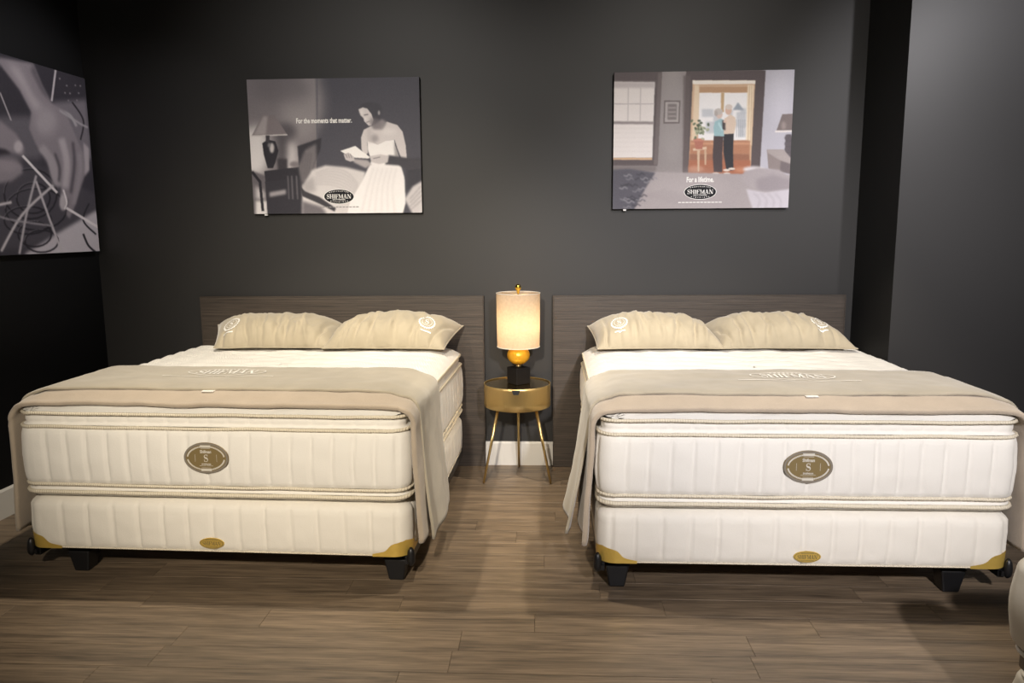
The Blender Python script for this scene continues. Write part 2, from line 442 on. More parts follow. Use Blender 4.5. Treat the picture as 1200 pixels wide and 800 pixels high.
def make_bed(cx, yf, rz, W, L, seed, which, hang):
    """which: words that single this bed's things out"""
    a, b, r = W/2, L/2, .085
    bedloc = lambda z: (cx, yf, z)
    # ---------------- frame
    fr = thing('bed_frame', 'black metal bed frame on chunky legs '+which, 'bed frame', bedloc(0), rz)
    zt = .168
    for sx in (-1, 1):
        xa, xb = sorted((sx*(a-.005), sx*(a-.035)))
        v, f = box(xa, xb, .04, L-.03, .112, zt-.004)
        v2, f2 = box(*sorted((sx*(a-.036), sx*(a-.09))), .04, L-.03, zt-.010, zt-.004)
        obj('side_rail', *join3((v, f), (v2, f2)), M_black, fr, bevel=.002)
    for y in (.115, L*.5, L-.16):
        obj('cross_rail', *box(-a+.036, a-.036, y, y+.045, .118, zt-.011), M_black, fr, bevel=.002)
    for y in (.14, L*.5, L-.14):
        for x in ((-a+hang['leg'][0], a-hang['leg'][1]) if y != L*.5 else (0,)):
            v, f = frustum(x, y, .0, .117, .038, .038, .058, .052)
            lg = obj('leg', v, f, M_plastic, fr, bevel=.008)
            v, f = frustum(x, y, .117, zt-.012, .06, .054, .06, .054)
            v = [(p[0], p[1]-.0, min(p[2], .1175) if p[2] < .12 else .1178) for p in v]
            obj('leg_collar', v, f, M_black, lg)
    for sx in (-1, 1):                          # round black end bumpers at the front corners
        pth = [(sx*(a+.000), .026, .116+.0085*k) for k in range(12)]
        obj('corner_bumper', *tube(pth, [.006, .014, .018, .020, .0205, .0205, .020, .019, .018, .016, .012, .006], 16), M_plastic, fr, smooth=True)
        obj('bumper_arm', *box(*sorted((sx*(a-.03), sx*(a+.004))), .02, .045, .125, .150), M_plastic, fr)
    # ---------------- box spring
    zb0 = zt+.0005; bs = thing('box_spring', 'cream channel-quilted box spring '+which, 'box spring', bedloc(zb0), rz)
    P = perim(a, b, r)
    ht = .262
    fb = seam(.130, seed)
    lv = [(-.030, .0, 0), (-.016, .001, .2), (-.011, .008, .6)]
    for i in range(1, 12):
        t = i/12; lv.append((-.010+.010*math.sin(PI*(.15+.7*t))+.004*t, .008+t*.205, 1))
    lv += [(-.001, .222, .9), (-.008, .235, .6), (-.022, .248, .3), (-.045, .257, .1), (-.075, ht, 0)]
    obj('body', *loft(P, lv, fb, True, True), M_boxf, bs, smooth=True)
    wel = [(x+nx*(-.007), y+ny*(-.007), .0045) for x, y, nx, ny, s in P[::4]]
    obj('piping', *tube(wel, .004, 6, True), M_tape, bs, smooth=True)
    # gold corner guards: foil wrapped round the bottom corners, ogee top edge
    lx = 2*(a-r); la = r*PI/2; mid = lx/2+la/2
    for sgn in (1, -1):
        v = []; f = []; n = 36; mrow = 6; span = .165
        for i in range(n+1):
            t = -1+2*i/n; s = mid+t*span
            q = abs(t)
            h = .018+.060*(1-q)**.8*(1 if q < .55 else max(0, (1-q)/.45)) + .010*math.exp(-((q-.5)/.12)**2) if q < 1 else .012
            h = .014+.034*max(0, 1-q*1.02)+.032/(1+math.exp((q-.52)*22))
            # point on the perimeter
            if s < lx/2: p = (s, 0, 0, -1)
            elif s < lx/2+la:
                g = -PI/2+(s-lx/2)/r; p = (a-r+r*math.cos(g), r+r*math.sin(g), math.cos(g), math.sin(g))
            else: p = (a, r+(s-lx/2-la), 1, 0)
            for j in range(mrow+1):
                z = .001+h*j/mrow
                o = -.008+.010*math.sin(PI*(.15+.7*min(1, max(0, (z-.008)/.205))))*.75+.006
                v.append((sgn*(p[0]+p[2]*o), p[1]+p[3]*o, z))
        for i in range(n):
            for j in range(mrow):
                q = (i*(mrow+1)+j, (i+1)*(mrow+1)+j, (i+1)*(mrow+1)+j+1, i*(mrow+1)+j+1)
                f.append(q if sgn > 0 else q[::-1])
        g = obj('corner_guard', v, f, M_goldplate, bs, smooth=True)
        g['label'] = 'gold foil corner guard'
    bx = -.010 if seed < 5 else .02
    zc = .050
    oy = -.0065
    bd = obj('badge', *lathe3(.063, .028, .004, bx, zc, oy+.003), M_goldplate, bs, smooth=False)
    bd['label'] = 'small oval gold badge'
    sh = join(serif('SHIFMAN', .092, .020), mv(ring2(.058, .0245, .0022)), rect2(-.03, .03, -.0175, -.0155), rect2(-.03, .03, .0155, .0175))
    marks('lettering', sh, lambda x, y: (bx+x, oy-.0018, zc+y), M_badge, bd)
    # ---------------- mattress
    zm = zb0+ht+.0005; zo = zm                     # local z = world - zm
    mt = thing('mattress', 'thick cream pillow-top mattress with oval bronze badge '+which, 'mattress', bedloc(zm), rz)
    fm = seam(.1025, seed+3)
    zl = lambda z: z-zm
    lv = [(-.14, zl(.431), 0), (-.06, zl(.434), 0), (-.02, zl(.441), 0), (-.006, zl(.450), 0), (-.003, zl(.456), 0)]
    obj('bottom_panel', *loft(P, lv, None, True), M_knit, mt, smooth=True)
    lv = [(-.003, zl(.474), 0), (-.016, zl(.482), 0), (-.016, zl(.490), 0), (-.003, zl(.498), 0)]
    obj('lower_gusset', *loft(P, lv), M_border, mt, smooth=True)
    lv = [(-.004, zl(.508), 0)]
    for i in range(13):
        t = i/12; lv.append((-.001+.013*math.sin(PI*(.06+.88*t))**.7, zl(.513+t*.264), min(1, 8*min(t+.03, 1.03-t))))
    lv.append((-.004, zl(.787), 0))
    obj('border', *loft(P, lv, fm), M_border, mt, smooth=True)
    lv = [(-.003, zl(.802), 0), (-.018, zl(.810), 0), (-.014, zl(.822), .5), (-.014, zl(.838), .5), (-.018, zl(.848), 0), (-.006, zl(.856), 0)]
    obj('upper_gusset', *loft(P, lv, seam(.1025, seed+8)), M_border, mt, smooth=True)
    for z, rad, off in ((.464, .0105, .0), (.503, .0075, .002), (.795, .0085, .003), (.860, .0085, -.003)):
        obj('tape_edge', *tube(ztape(P, zl(z), rad, off, .004, seed+z*7), rad, 8, True), M_tape, mt, smooth=True)
    def zdome(x, y):
        d = max(0, min(a-abs(x), y, L-y))
        e1 = max(0, min(a-abs(x), .25)); e2 = max(0, min(y, L-y, .25))
        q = (1-math.exp(-e1/.05))*(1-math.exp(-e2/.065))
        dl = .042*math.sin(2*PI*x/.56)
        qu = min(abs(math.sin(PI*(y+dl)/.15)), abs(math.sin(PI*(y-dl+.03)/.15)))**.6
        return .862+.060*q+.020*qu*min(1, d/.10)+.004*nz(x*3+seed, y*3)
    def zsm(x, y):                                 # the same crown without the quilting
        e1 = max(0, min(a-abs(x), .25)); e2 = max(0, min(y, L-y, .25)); d = max(0, min(a-abs(x), y, L-y))
        return .862+.060*(1-math.exp(-e1/.05))*(1-math.exp(-e2/.065))+.014*min(1, d/.10)+.004*nz(x*3+seed, y*3)
    v = []; f = []; ds = [0, .006, .014, .024, .036, .05, .066]+list(np.linspace(.066, a-.0065, 60))[1:]
    n = len(P)
    for d in ds:
        for (x, y, nx, ny, s) in perim(a-.004, b-.004, r, d): v.append((x, y+.004, zl(zdome(x, y+.004))))
    for i in range(len(ds)-1):
        for k in range(n):
            k2 = (k+1) % n; f.append((i*n+k, i*n+k2, (i+1)*n+k2, (i+1)*n+k))
    f.append(tuple(range((len(ds)-1)*n, len(ds)*n)))
    obj('quilted_top', v, f, M_knit, mt, smooth=True)
    # oval bronze badge
    bz = zl(.655); bx = -.002; oy = -.0195
    bd = obj('badge', *lathe3(.111, .077, .004, bx, bz, oy+.004), M_badge, mt)
    bd['label'] = 'oval bronze badge with letter S'
    oy -= .0016
    fn = lambda x, y: (bx+x, oy, bz+y)
    marks('badge_rim', ring2(.110, .076, .010), fn, M_badgerim, bd)
    arc = []
    for k in range(76):                            # tiny ring lettering
        g = 2*PI*k/76
        if abs(math.cos(g)) < .27 or abs(math.sin(g)) < .10: continue
        arc.append(mv(rect2(-.0028, .0028, -.0035, .0035), .091*math.cos(g), .058*math.sin(g), 1, 1, math.atan2(.091*math.sin(g), .058*math.cos(g))-PI/2))
    sh = join(*arc, serif('S', .024, .036, .0, .0), text_fit('Shifman', .055, .016, 0, .032), text_fit('SHIFMAN', .046, .008, 0, -.030),
              rect2(-.034, .034, -.0385, -.037), rect2(-.054, -.0525, -.018, .018), rect2(.0525, .054, -.018, .018),
              rect2(-.024, .024, .047, .0485), rect2(-.026, .026, .052, .064), rect2(-.026, .026, -.064, -.052), rect2(-.024, .024, -.0485, -.047))
    marks('badge_lettering', sh, lambda x, y: (bx+x, oy-.0004, bz+y), M_badgetxt, bd)
    # ---------------- folded throw over the foot of the bed
    hl, hr, bl, br_ = hang['fl'], hang['fr'], hang['zl'], hang['zr']
    zt0 = .90
    th = thing('throw_blanket', 'folded taupe throw with white emblem over bed foot '+which, 'blanket', bedloc(zt0), rz)
    def layer(name, y0, y1, lift, thick, flare, drop, material, rnd, sub):
        """sweep a flattened loop (fold in front) along the path left hem - top - right hem"""
        rc = .055; at = a-.018
        path = []                                  # (x, base fn, nx, nz, hangfrac)
        nh = 26; nt_ = 90; nq = 10
        ztp = lambda x, y: zsm(max(-at+.03, min(at-.03, x)), max(.035, y))
        out = []
        ys = [y1-(y1-y0-thick*.5)*i/26 for i in range(27)]
        for side in (-1, 1):
            pass
        sect = []                                  # (y, o) loop
        for y in ys: sect.append((y, thick))
        for k in range(1, 8):
            g = PI/2-PI*k/8; sect.append((y0+thick*.5-math.cos(g)*thick*.5, thick*.5+math.sin(g)*thick*.5))
        for y in reversed(ys): sect.append((y, 0.))
        sect.append((y1+thick*.3, thick*.5))
        zedge = .858
        def pt(kind, t, y, o):
            yy = y
            if kind == 'top':
                x = t*(at-.02); z = ztp(x, yy)+lift+o
                return x, z
            sd = -1 if t < 0 else 1; t = abs(t)
            fl = flare[0 if sd < 0 else 1]; zb = drop[0 if sd < 0 else 1]
            z0 = ztp(sd*(at-.02), yy)+lift
            x0 = at-.02; x1 = a+.016+lift*.6; zc = z0-rc*1.25
            if kind == 'arc':
                g = PI/2*t; x = x0+(x1-x0)*math.sin(g); z = zc+(z0-zc)*math.cos(g)
                return sd*(x+o*math.sin(g)), z+o*math.cos(g)
            hh = t; z = zc+(zb-zc)*hh
            x = x1+o+fl*hh**1.3+.010*math.sin(yy*16+rnd)*hh+.006*nz(yy*9, z*5, rnd)*hh
            return sd*x, z
        cols = [('hang', -1+i/nh) for i in range(nh)]
        cols = [('hang', -(1-i/nh)) for i in range(nh)]+[('arc', -(1-i/nq)) for i in range(nq)]
        cols += [('top', -1+2*i/nt_) for i in range(nt_+1)]
        cols += [('arc', (i+1)/nq) for i in range(nq)]+[('hang', (i+1)/nh) for i in range(nh)]
        v = []; ns = len(sect)
        for kind, t in cols:
            for (y, o) in sect:
                hf = abs(t) if kind == 'hang' else 0
                dy = (.018*nz(t*3, rnd) if kind != 'top' else .012*nz(t*2.2, rnd))
                yy = y+dy*(1 if y < (y0+y1)/2 else -1)*.6+hf*hang.get('slant', 0)*(1 if y > (y0+y1)/2 else .2)
                x, z = pt(kind, t, y, o)
                wr = .004*nz(x*5+rnd, yy*7, z*5)+.0025*nz(x*14, yy*18+rnd, z*12)
                if kind == 'top': z += wr+.002
                else:
                    x += wr
                v.append((x, yy, z-zt0))
        f = []
        for i in range(len(cols)-1):
            for k in range(ns):
                k2 = (k+1) % ns; f.append((i*ns+k, (i+1)*ns+k, (i+1)*ns+k2, i*ns+k2))
        f.append(tuple(range(ns))); f.append(tuple(range(len(cols)*ns-1, (len(cols)-1)*ns-1, -1)))
        o = obj(name, v, f, material, th, smooth=True)
        def surf(x, y):
            zz = ztp(x, y)+lift+thick; wr = .004*nz(x*5+rnd, y*7, zz*5)+.0025*nz(x*14, y*18+rnd, zz*12)
            return (x, y, zz+.006+wr-zt0)
        return surf
    layer('lower_fold', .006, .60, .002, .026, hang['fl2'], hang['z2'], M_throw2, seed*3.1, None)
    surf = layer('upper_fold', .112, .645, .028, .015, hang['fl'], hang['z'], M_throw, seed*1.7+4, None)
    ex = -.10 if seed < 5 else .06; ey = .465 if seed < 5 else .455
    sh = join(serif('SHIFMAN', .33, .085), mv(ring2(.215, .082, .007, 64)), rect2(-.30, -.02, -.118, -.111, 30), rect2(.04, .30, -.118, -.111, 30))
    for k in range(9):
        sh = join(sh, rect2(-.10+k*.022, -.088+k*.022, .052, .066))
    marks('emblem', sh, lambda x, y: surf(ex+x, ey+y), M_white, th)
    tg = surf(ex+.02, .12)
    lb = -.03 if seed < 5 else .04
    obj('care_label', *box(lb-.03, lb+.03, .090, .13, tg[2]-.019, tg[2]-.0155), M_white, th)
    return zdome

def join3(*shapes): return join(*shapes)
def lathe3(rx, rz_, t, cx, cz, y):
    """thin domed oval plate facing -y"""
    n = 48; v = []; f = []
    prof = [(1, 0), (1, -.5*t), (.97, -t), (.6, -t*1.02), (.0001, -t*1.03)]
    for q, dy in prof:
        for k in range(n): v.append((cx+rx*q*math.cos(2*PI*k/n), y+dy, cz+rz_*q*math.sin(2*PI*k/n)))
    for i in range(len(prof)-1):
        for k in range(n):
            k2 = (k+1) % n; f.append((i*n+k, i*n+k2, (i+1)*n+k2, (i+1)*n+k))
    f.append(tuple(range(n-1, -1, -1)))
    return v, f

WL = 'beneath the poster of the woman reading'
WR = 'beneath the poster of the couple'
BL = dict(cx=-1.632, yf=3.43, rz=-.030, W=1.945, L=1.85)
BR = dict(cx=1.187, yf=3.365, rz=-.004, W=1.892, L=1.94)
zL = make_bed(**BL, seed=2, which=WL, hang=dict(fl=(.03, .055), fl2=(.02, .02), z=(.235, .215), z2=(.25, .24), zl=0, zr=0, fr=0, slant=.0, leg=(.20, .095)))
zR = make_bed(**BR, seed=9, which=WR, hang=dict(fl=(.10, .06), fl2=(.035, .03), z=(.265, .24), z2=(.25, .25), zl=0, zr=0, fr=0, slant=.0, leg=(.10, .205)))

# ------------------------------------------------------------------ pillows
def pillow(X, Y, Z, w, d, h, tilt, rz, ins, seed, emx, label, crease):
    p = thing('pillow', label, 'pillow', (X, Y, Z), rz, None)
    NU, NV = 96, 48
    ct, st = math.cos(tilt), math.sin(tilt); emy = -.17*d
    def P(u, v, top, lift=0):
        k = (v+1)/2; xl = -w/2+ins[0]*(1-k)+ins[1]*k; xr = w/2-ins[2]*(1-k)-ins[3]*k
        x = xl+(xr-xl)*(u*(1-.035*(1-v*v)*u*u)+1)/2; y = d/2*v*(1-.07*(1-u*u)*v*v)+.014*nz(x*7+seed*3, seed)*max(0, -v)
        q = max(0, (1-u**4))*max(0, (1-v**4))
        body = max(0, (1-u*u)*(1-v*v))
        t = h*(.5*q**.5*(body**.20)+.5*(max(0, 1-u**4)*max(0, 1-v*v))**.5)*.90
        wr = 0
        for (cu, ang, amp, wd) in crease:        # creases that start at the front seam
            dd = (u-cu-ang*(v+1)*.35+.03*nz(v*3, cu*9, seed)); fall = max(0, 1-(v+1)/1.7)**.8
            wr += amp*math.exp(-(dd/wd)**2)*fall*q**.22
        rg = 1-abs(nz(x*8+seed*5+y*2.5, y*3.2, seed))*2
        rg2 = 1-abs(nz(x*15+seed*3-y*4, y*5, seed+7))*2
        wr += (.026*(rg-.5)+.012*(rg2-.5))*q**.6*(1.15-.5*(v+1))+.010*nz(x*6+seed, y*6, seed)*q**.5
        em = math.exp(-(((x-emx)**2+(y-emy)**2)/.095**2)**2); wr *= 1-.95*em
        z = (t+wr) if top else -t*.35
        z += lift
        yy = y+d/2
        return (x, yy*ct-z*st-d/2, max(yy*st+z*ct, .0))
    verts = []; idx = {}
    for top in (1, 0):
        for j in range(NV+1):
            for i in range(NU+1):
                u = math.sin((-1+2*i/NU)*PI/2*.96)/math.sin(PI/2*.96); vv = math.sin((-1+2*j/NV)*PI/2*.94)/math.sin(PI/2*.94)
                if not top and (i in (0, NU) or j in (0, NV)): idx[(0, i, j)] = idx[(1, i, j)]; continue
                idx[(top, i, j)] = len(verts); verts.append(P(u, vv, top))
    f = []
    for top in (1, 0):
        for j in range(NV):
            for i in range(NU):
                q = (idx[(top, i, j)], idx[(top, i+1, j)], idx[(top, i+1, j+1)], idx[(top, i, j+1)])
                f.append(q if top else q[::-1])
    obj('cushion', verts, f, M_pillow, p, smooth=True)
    ring = [(i, 0) for i in range(NU)]+[(NU, j) for j in range(NV)]+[(i, NV) for i in range(NU, 0, -1)]+[(0, j) for j in range(NV, 0, -1)]
    obj('seam_piping', *tube([Vector(verts[idx[(1, i, j)]])+Vector((0, 0, .003)) for i, j in ring], .004, 6, True), M_pillow, p, smooth=True)
    # round embroidered wreath with letter S
    parts = [serif('S', .030, .042)]
    for k in range(22):
        g = 2*PI*k/22
        parts.append(mv(rect2(-.005, .005, -.007, .007), .052*math.cos(g), .046*math.sin(g), 1, 1, g+.5))
    parts += [mv(ring2(.036, .032, .003, 28)), mv(rect2(-.035, .035, -.069, -.062, 6))]
    def fe(x, y):
        Vv = (emy+y*1.25)/(d/2); k = (Vv+1)/2; xl = -w/2+ins[0]*(1-k)+ins[1]*k; xr = w/2-ins[2]*(1-k)-ins[3]*k
        U = 2*(emx+x-xl)/(xr-xl)-1
        return P(U, Vv, 1, .004)
    marks('emblem', join(*parts), fe, M_white, p)
    return p
G = None
zp = .952
def crs(seed, n=10):
    r = random.Random(seed); out = []
    for k in range(n):
        out.append((-.85+1.7*(k+.5*r.random())/n, r.uniform(-.5, .5), r.choice((-1, -1, 1))*r.uniform(.026, .050), r.uniform(.018, .034)))
    return out
pillow(-1.915, 5.105, zp, .93, .44, .170, .24, .02, (.14, 0, 0, 0), 1.0, -.24, 'beige velvet pillow with white wreath, under the lamp in the poster of the woman', crs(1))
pillow(-1.045, 5.080, zp, .89, .44, .185, .23, -.03, (0, .06, .07, 0), 2.0, .25, 'beige velvet pillow with white wreath, nearer the nightstand, below the woman poster', crs(2))
pillow(.722, 5.085, zp, .86, .44, .175, .22, .03, (.03, 0, 0, .07), 3.0, -.25, 'beige velvet pillow with white wreath, nearer the nightstand, below the couple poster', crs(3))
pillow(1.532, 5.095, zp, .90, .44, .175, .22, -.02, (.06, 0, -.02, .13), 4.0, .26, 'beige velvet pillow with white wreath, nearer the wall pier, below the couple poster', crs(4))

# ------------------------------------------------------------------ nightstand
NX, NY = -.205, 5.085
ns = thing('nightstand', 'round brass drum nightstand on three slim splayed legs between the headboards', 'nightstand', (NX, NY, 0))
R_, z0, z1 = .229, .525, .680
# closed shell; the notch at the front top edge is only a dark patch
n = 96; v = []; f = []
zs = [z0, z0+.004, z0+.05, z0+.10, z1-.030, z1-.024, z1-.012, z1-.003, z1]
for j, z in enumerate(zs):
    for k in range(n):
        g = -PI/2+2*PI*k/n; rr = R_-(.003 if j in (0, len(zs)-1) else 0); v.append((rr*math.cos(g), rr*math.sin(g), z))
for j in range(len(zs)-1):
    for k in range(n):
        kk = min(k, n-1-k)
        f.append((j*n+k, j*n+(k+1) % n, (j+1)*n+(k+1) % n, (j+1)*n+k))
f.append(tuple(range(n-1, -1, -1)))
body = obj('drum', v, f, M_gold, ns, smooth=True)
body.modifiers.new('solid', 'SOLIDIFY').thickness = .003
v = []; f = []
for i in range(9):                            # black patch on the drum, painted shade of a notch opening under the rim
    t = -1+2*i/8
    for hw, z in ((.027, z1-.004), (.025, z1-.012), (.017, z1-.034)):
        g = -PI/2+hw*t/R_; v.append(((R_+.0009)*math.cos(g), (R_+.0009)*math.sin(g), z))
for i in range(8):
    for j in range(2): f.append((i*3+j+1, (i+1)*3+j+1, (i+1)*3+j, i*3+j))
obj('notch_shade', v, f, M_side, ns)
obj('top', *lathe([(R_-.012, z1-.012), (R_-.005, z1-.010), (R_-.005, z1-.006), (R_-.012, z1-.0045)], 72), M_goldtop, ns)
obj('rim', *tube([((R_-.0015)*math.cos(2*PI*k/72), (R_-.0015)*math.sin(2*PI*k/72), z1) for k in range(72)], .003, 8, True), M_gold, ns, smooth=True)
for g in (-PI/2-1.08, -PI/2+1.08, PI/2):
    c, s = math.cos(g), math.sin(g)
    r0, r1 = .145, .262 if g < 0 else .235
    obj('leg', *tube([(r0*c, r0*s, z0-.001), (r1*c, r1*s, .003)], [.011, .0075], 14), M_gold, ns, smooth=True)

# ------------------------------------------------------------------ lamp
lz = .6765
lp = thing('table_lamp', 'lit table lamp with linen drum shade, amber ball and black block base', 'lamp', (-.196, 5.10, lz))
c45 = math.radians(38); hs = .058
vb = []
for z in (0, .114):
    for k in range(4):
        g = c45+PI/4+PI/2*k; vb.append((hs*1.414*math.cos(g), hs*1.414*math.sin(g), z))
obj('base', vb, BF, M_lampblk, lp, bevel=.004)
obj('neck', *lathe([(.0, .114), (.012, .1142), (.019, .122), (.013, .130), (.008, .134)], 24, cap=False), M_gold, lp, smooth=True)
prof = [(.001, .131)]+[(.077*math.sin(PI*(i+.6)/20.2), .131+.066-.066*math.cos(PI*(i+.6)/20.2)) for i in range(20)]
M_amber = mat('amber_ribbed_glass', (.90, .46, .03), .3, .35, bump=(30, .4, .01, (1, 1, .3)))
obj('amber_ball', *lathe(prof, 72, cap=False, wob=lambda a: 1+.02*abs(math.sin(a*12))), M_amber, lp, smooth=True)
obj('stem', *tube([(0, 0, .262), (0, 0, .62)], .005, 8), M_gold, lp, smooth=True)
# fabric shade, translucent, lit from inside
Ms = bpy.data.materials.new('linen_shade'); Ms.use_nodes = True; nt = Ms.node_tree
for nd in list(nt.nodes):
    if nd.type == 'BSDF_PRINCIPLED': nt.nodes.remove(nd)
out = [nd for nd in nt.nodes if nd.type == 'OUTPUT_MATERIAL'][0]
df = nt.nodes.new('ShaderNodeBsdfDiffuse'); tr = nt.nodes.new('ShaderNodeBsdfTranslucent'); mx = nt.nodes.new('ShaderNodeMixShader')
tc = nt.nodes.new('ShaderNodeTexCoord'); mp = nt.nodes.new('ShaderNodeMapping'); mp.inputs['Scale'].default_value = (1, 1, 1)
n_ = nt.nodes.new('ShaderNodeTexNoise'); n_.inputs['Scale'].default_value = 60
rp = nt.nodes.new('ShaderNodeValToRGB'); rp.color_ramp.elements[0].color = (.62, .50, .38, 1); rp.color_ramp.elements[1].color = (.82, .69, .55, 1)
nt.links.new(tc.outputs['Object'], mp.inputs[0]); nt.links.new(mp.outputs[0], n_.inputs[0]); nt.links.new(n_.outputs[0], rp.inputs[0])
nt.links.new(rp.outputs[0], df.inputs[0]); nt.links.new(rp.outputs[0], tr.inputs[0])
mx.inputs[0].default_value = .55
nt.links.new(df.outputs[0], mx.inputs[1]); nt.links.new(tr.outputs[0], mx.inputs[2]); nt.links.new(mx.outputs[0], out.inputs[0])
sz0, sz1 = .258, .625
sh_ = obj('shade', *lathe([(.145, sz0), (.147, sz0+.1), (.148, sz0+.2), (.149, sz1)], 64, cap=False), Ms, lp, smooth=True)
for z, rr in ((sz0, .1455), (sz1, .1495)):
    obj('shade_trim', *tube([(rr*math.cos(2*PI*k/64), rr*math.sin(2*PI*k/64), z) for k in range(64)], .0022, 6, True), M_knit, sh_, smooth=True)
for k in range(3):
    g = 2*PI*k/3+.4
    obj('spider_arm', *tube([(0, 0, sz1-.012), (.148*math.cos(g), .148*math.sin(g), sz1-.004)], .002, 6), M_gold, sh_, smooth=True)
M_fin = mat('finial_gold', (.85, .60, .10), .2, 1)
obj('finial', *lathe([(.006, .618), (.007, .628), (.012, .633), (.009, .640), (.016, .648), (.021, .660), (.020, .672), (.013, .683), (.002, .687)], 24, cap=False), M_fin, lp, smooth=True)
Mb = bpy.data.materials.new('bulb_glow'); Mb.use_nodes = True; bb = Mb.node_tree.nodes['Principled BSDF']
bb.inputs['Emission Color'].default_value = (1, .72, .38, 1); bb.inputs['Emission Strength'].default_value = 27
bu = obj('bulb', *lathe([(.012, .36), (.015, .375), (.028, .40), (.032, .425), (.024, .45), (.006, .46)], 20, cap=False, cx=.012), Mb, lp, smooth=True)

# ------------------------------------------------------------------ posters
class Paint:
    """small raster painter for flat printed pictures, drawn in poster units"""
    def __init__(self, w, h, nx, to_uv):
        self.ss = 2; self.nx = nx; self.ny = int(nx*h/w); self.uv = to_uv
        self.W, self.Hh = self.nx*self.ss, self.ny*self.ss
        xs = (np.arange(self.W)+.5)/self.W; ys = (np.arange(self.Hh)+.5)/self.Hh
        self.gx, self.gy = np.meshgrid(xs, ys)       # v runs downward
        self.im = np.zeros((self.Hh, self.W, 3))
        self.k = self.W
    def pts(self, P): return [self.uv(x, y) for x, y in P]
    def blur(self, m, r):
        for ax in (0, 1):
            for _ in range(2):
                c = np.cumsum(np.pad(m, [(r+1, r) if i == ax else (0, 0) for i in (0, 1)], mode='edge'), axis=ax)
                m = (np.take(c, range(2*r+1, c.shape[ax]), axis=ax)-np.take(c, range(0, c.shape[ax]-2*r-1), axis=ax))/(2*r+1)
        return m
    def mask_poly(self, P):
        P = self.pts(P); m = np.zeros(self.gx.shape, bool); n = len(P)
        for i in range(n):
            (x0, y0), (x1, y1) = P[i], P[(i+1) % n]
            if y0 == y1: continue
            c = ((y0 > self.gy) != (y1 > self.gy)) & (self.gx < (x1-x0)*(self.gy-y0)/(y1-y0)+x0)
            m ^= c
        return m.astype(float)
    def put(self, m, col, soft=0, al=1):
        if soft: m = self.blur(m, max(1, int(soft*self.ss*.5+.3)))
        m = (m*al)[..., None]; c = np.array(col, float)/255
        self.im = self.im*(1-m)+c*m
    def poly(self, P, col, soft=0, al=1): self.put(self.mask_poly(P), col, soft, al)
    def ell(self, cx, cy, rx, ry, col, soft=0, al=1, rot=0):
        P = []
        for k in range(28):
            g = 2*PI*k/28; x, y = rx*math.cos(g), ry*math.sin(g)
            P.append((cx+x*math.cos(rot)-y*math.sin(rot), cy+x*math.sin(rot)+y*math.cos(rot)))
        self.poly(P, col, soft, al)
    def line(self, P, wd, col, soft=0, al=1):
        m = np.zeros(self.gx.shape)
        for (a, b) in zip(P[:-1], P[1:]):
            dx, dy = b[0]-a[0], b[1]-a[1]; L = math.hypot(dx, dy) or 1; nx, ny = -dy/L*wd/2, dx/L*wd/2
            ex, ey = dx/L*wd*.2, dy/L*wd*.2
            m = np.maximum(m, self.mask_poly([(a[0]+nx-ex, a[1]+ny-ey), (b[0]+nx+ex, b[1]+ny+ey), (b[0]-nx+ex, b[1]-ny+ey), (a[0]-nx-ex, a[1]-ny-ey)]))
        self.put(m, col, soft, al)
    def curve(self, P, wd, col, soft=0, al=1, n=8):
        Q = []
        for i in range(len(P)-1):
            p0, p1, p2, p3 = P[max(i-1, 0)], P[i], P[i+1], P[min(i+2, len(P)-1)]
            for k in range(n):
                t = k/n
                Q.append(tuple(.5*(2*p1[j]+(-p0[j]+p2[j])*t+(2*p0[j]-5*p1[j]+4*p2[j]-p3[j])*t*t+(-p0[j]+3*p1[j]-3*p2[j]+p3[j])*t**3) for j in (0, 1)))
        Q.append(P[-1]); self.line(Q, wd, col, soft, al)
    def final(self, grain=.0, sat=1.0):
        g = self.im.mean(2, keepdims=True); self.im = g+(self.im-g)*sat
        a = self.im.reshape(self.ny, self.ss, self.nx, self.ss, 3).mean((1, 3))
        if grain: a = a+np.random.RandomState(3).normal(0, grain, a.shape[:2])[..., None]
        return np.clip(a, 0, 1)

def print_mat(name, gain):
    M = bpy.data.materials.new(name); M.use_nodes = True; nt = M.node_tree; b = nt.nodes['Principled BSDF']
    at = nt.nodes.new('ShaderNodeVertexColor'); at.layer_name = 'ink'
    nt.links.new(at.outputs[0], b.inputs['Base Color']); b.inputs['Roughness'].default_value = .55
    b.inputs['Specular IOR Level'].default_value = .25
    return M
def print_mesh(name, img, fn, material, parent, gain):
    ny, nx = img.shape[:2]
    lin = np.where(img <= .04045, img/12.92, ((img+.055)/1.055)**2.4)*gain
    V = [fn((i)/(nx-1), (j)/(ny-1)) for j in range(ny) for i in range(nx)]
    Fc = [(j*nx+i, (j+1)*nx+i, (j+1)*nx+i+1, j*nx+i+1) for j in range(ny-1) for i in range(nx-1)]
    o = obj(name, V, Fc, material, parent)
    ca = o.data.color_attributes.new('ink', 'FLOAT_COLOR', 'POINT')
    c = np.ones((ny*nx, 4)); c[:, :3] = np.clip(lin, 0, 1).reshape(-1, 3)
    ca.data.foreach_set('color', c.astype(np.float32).ravel())
    return o
M_print = print_mat('printed_canvas', 1)
M_ink_w = mat('white_ink', (.92, .91, .90), .6, spec=.2)
M_ink_k = mat('black_ink', (.012, .012, .016), .6, spec=.2)
M_ink_g = mat('grey_ink', (.30, .29, .30), .6, spec=.2)
TH = .040; PF = D-.004-TH              # face plane of the posters on the back wall
GAIN = 1.2

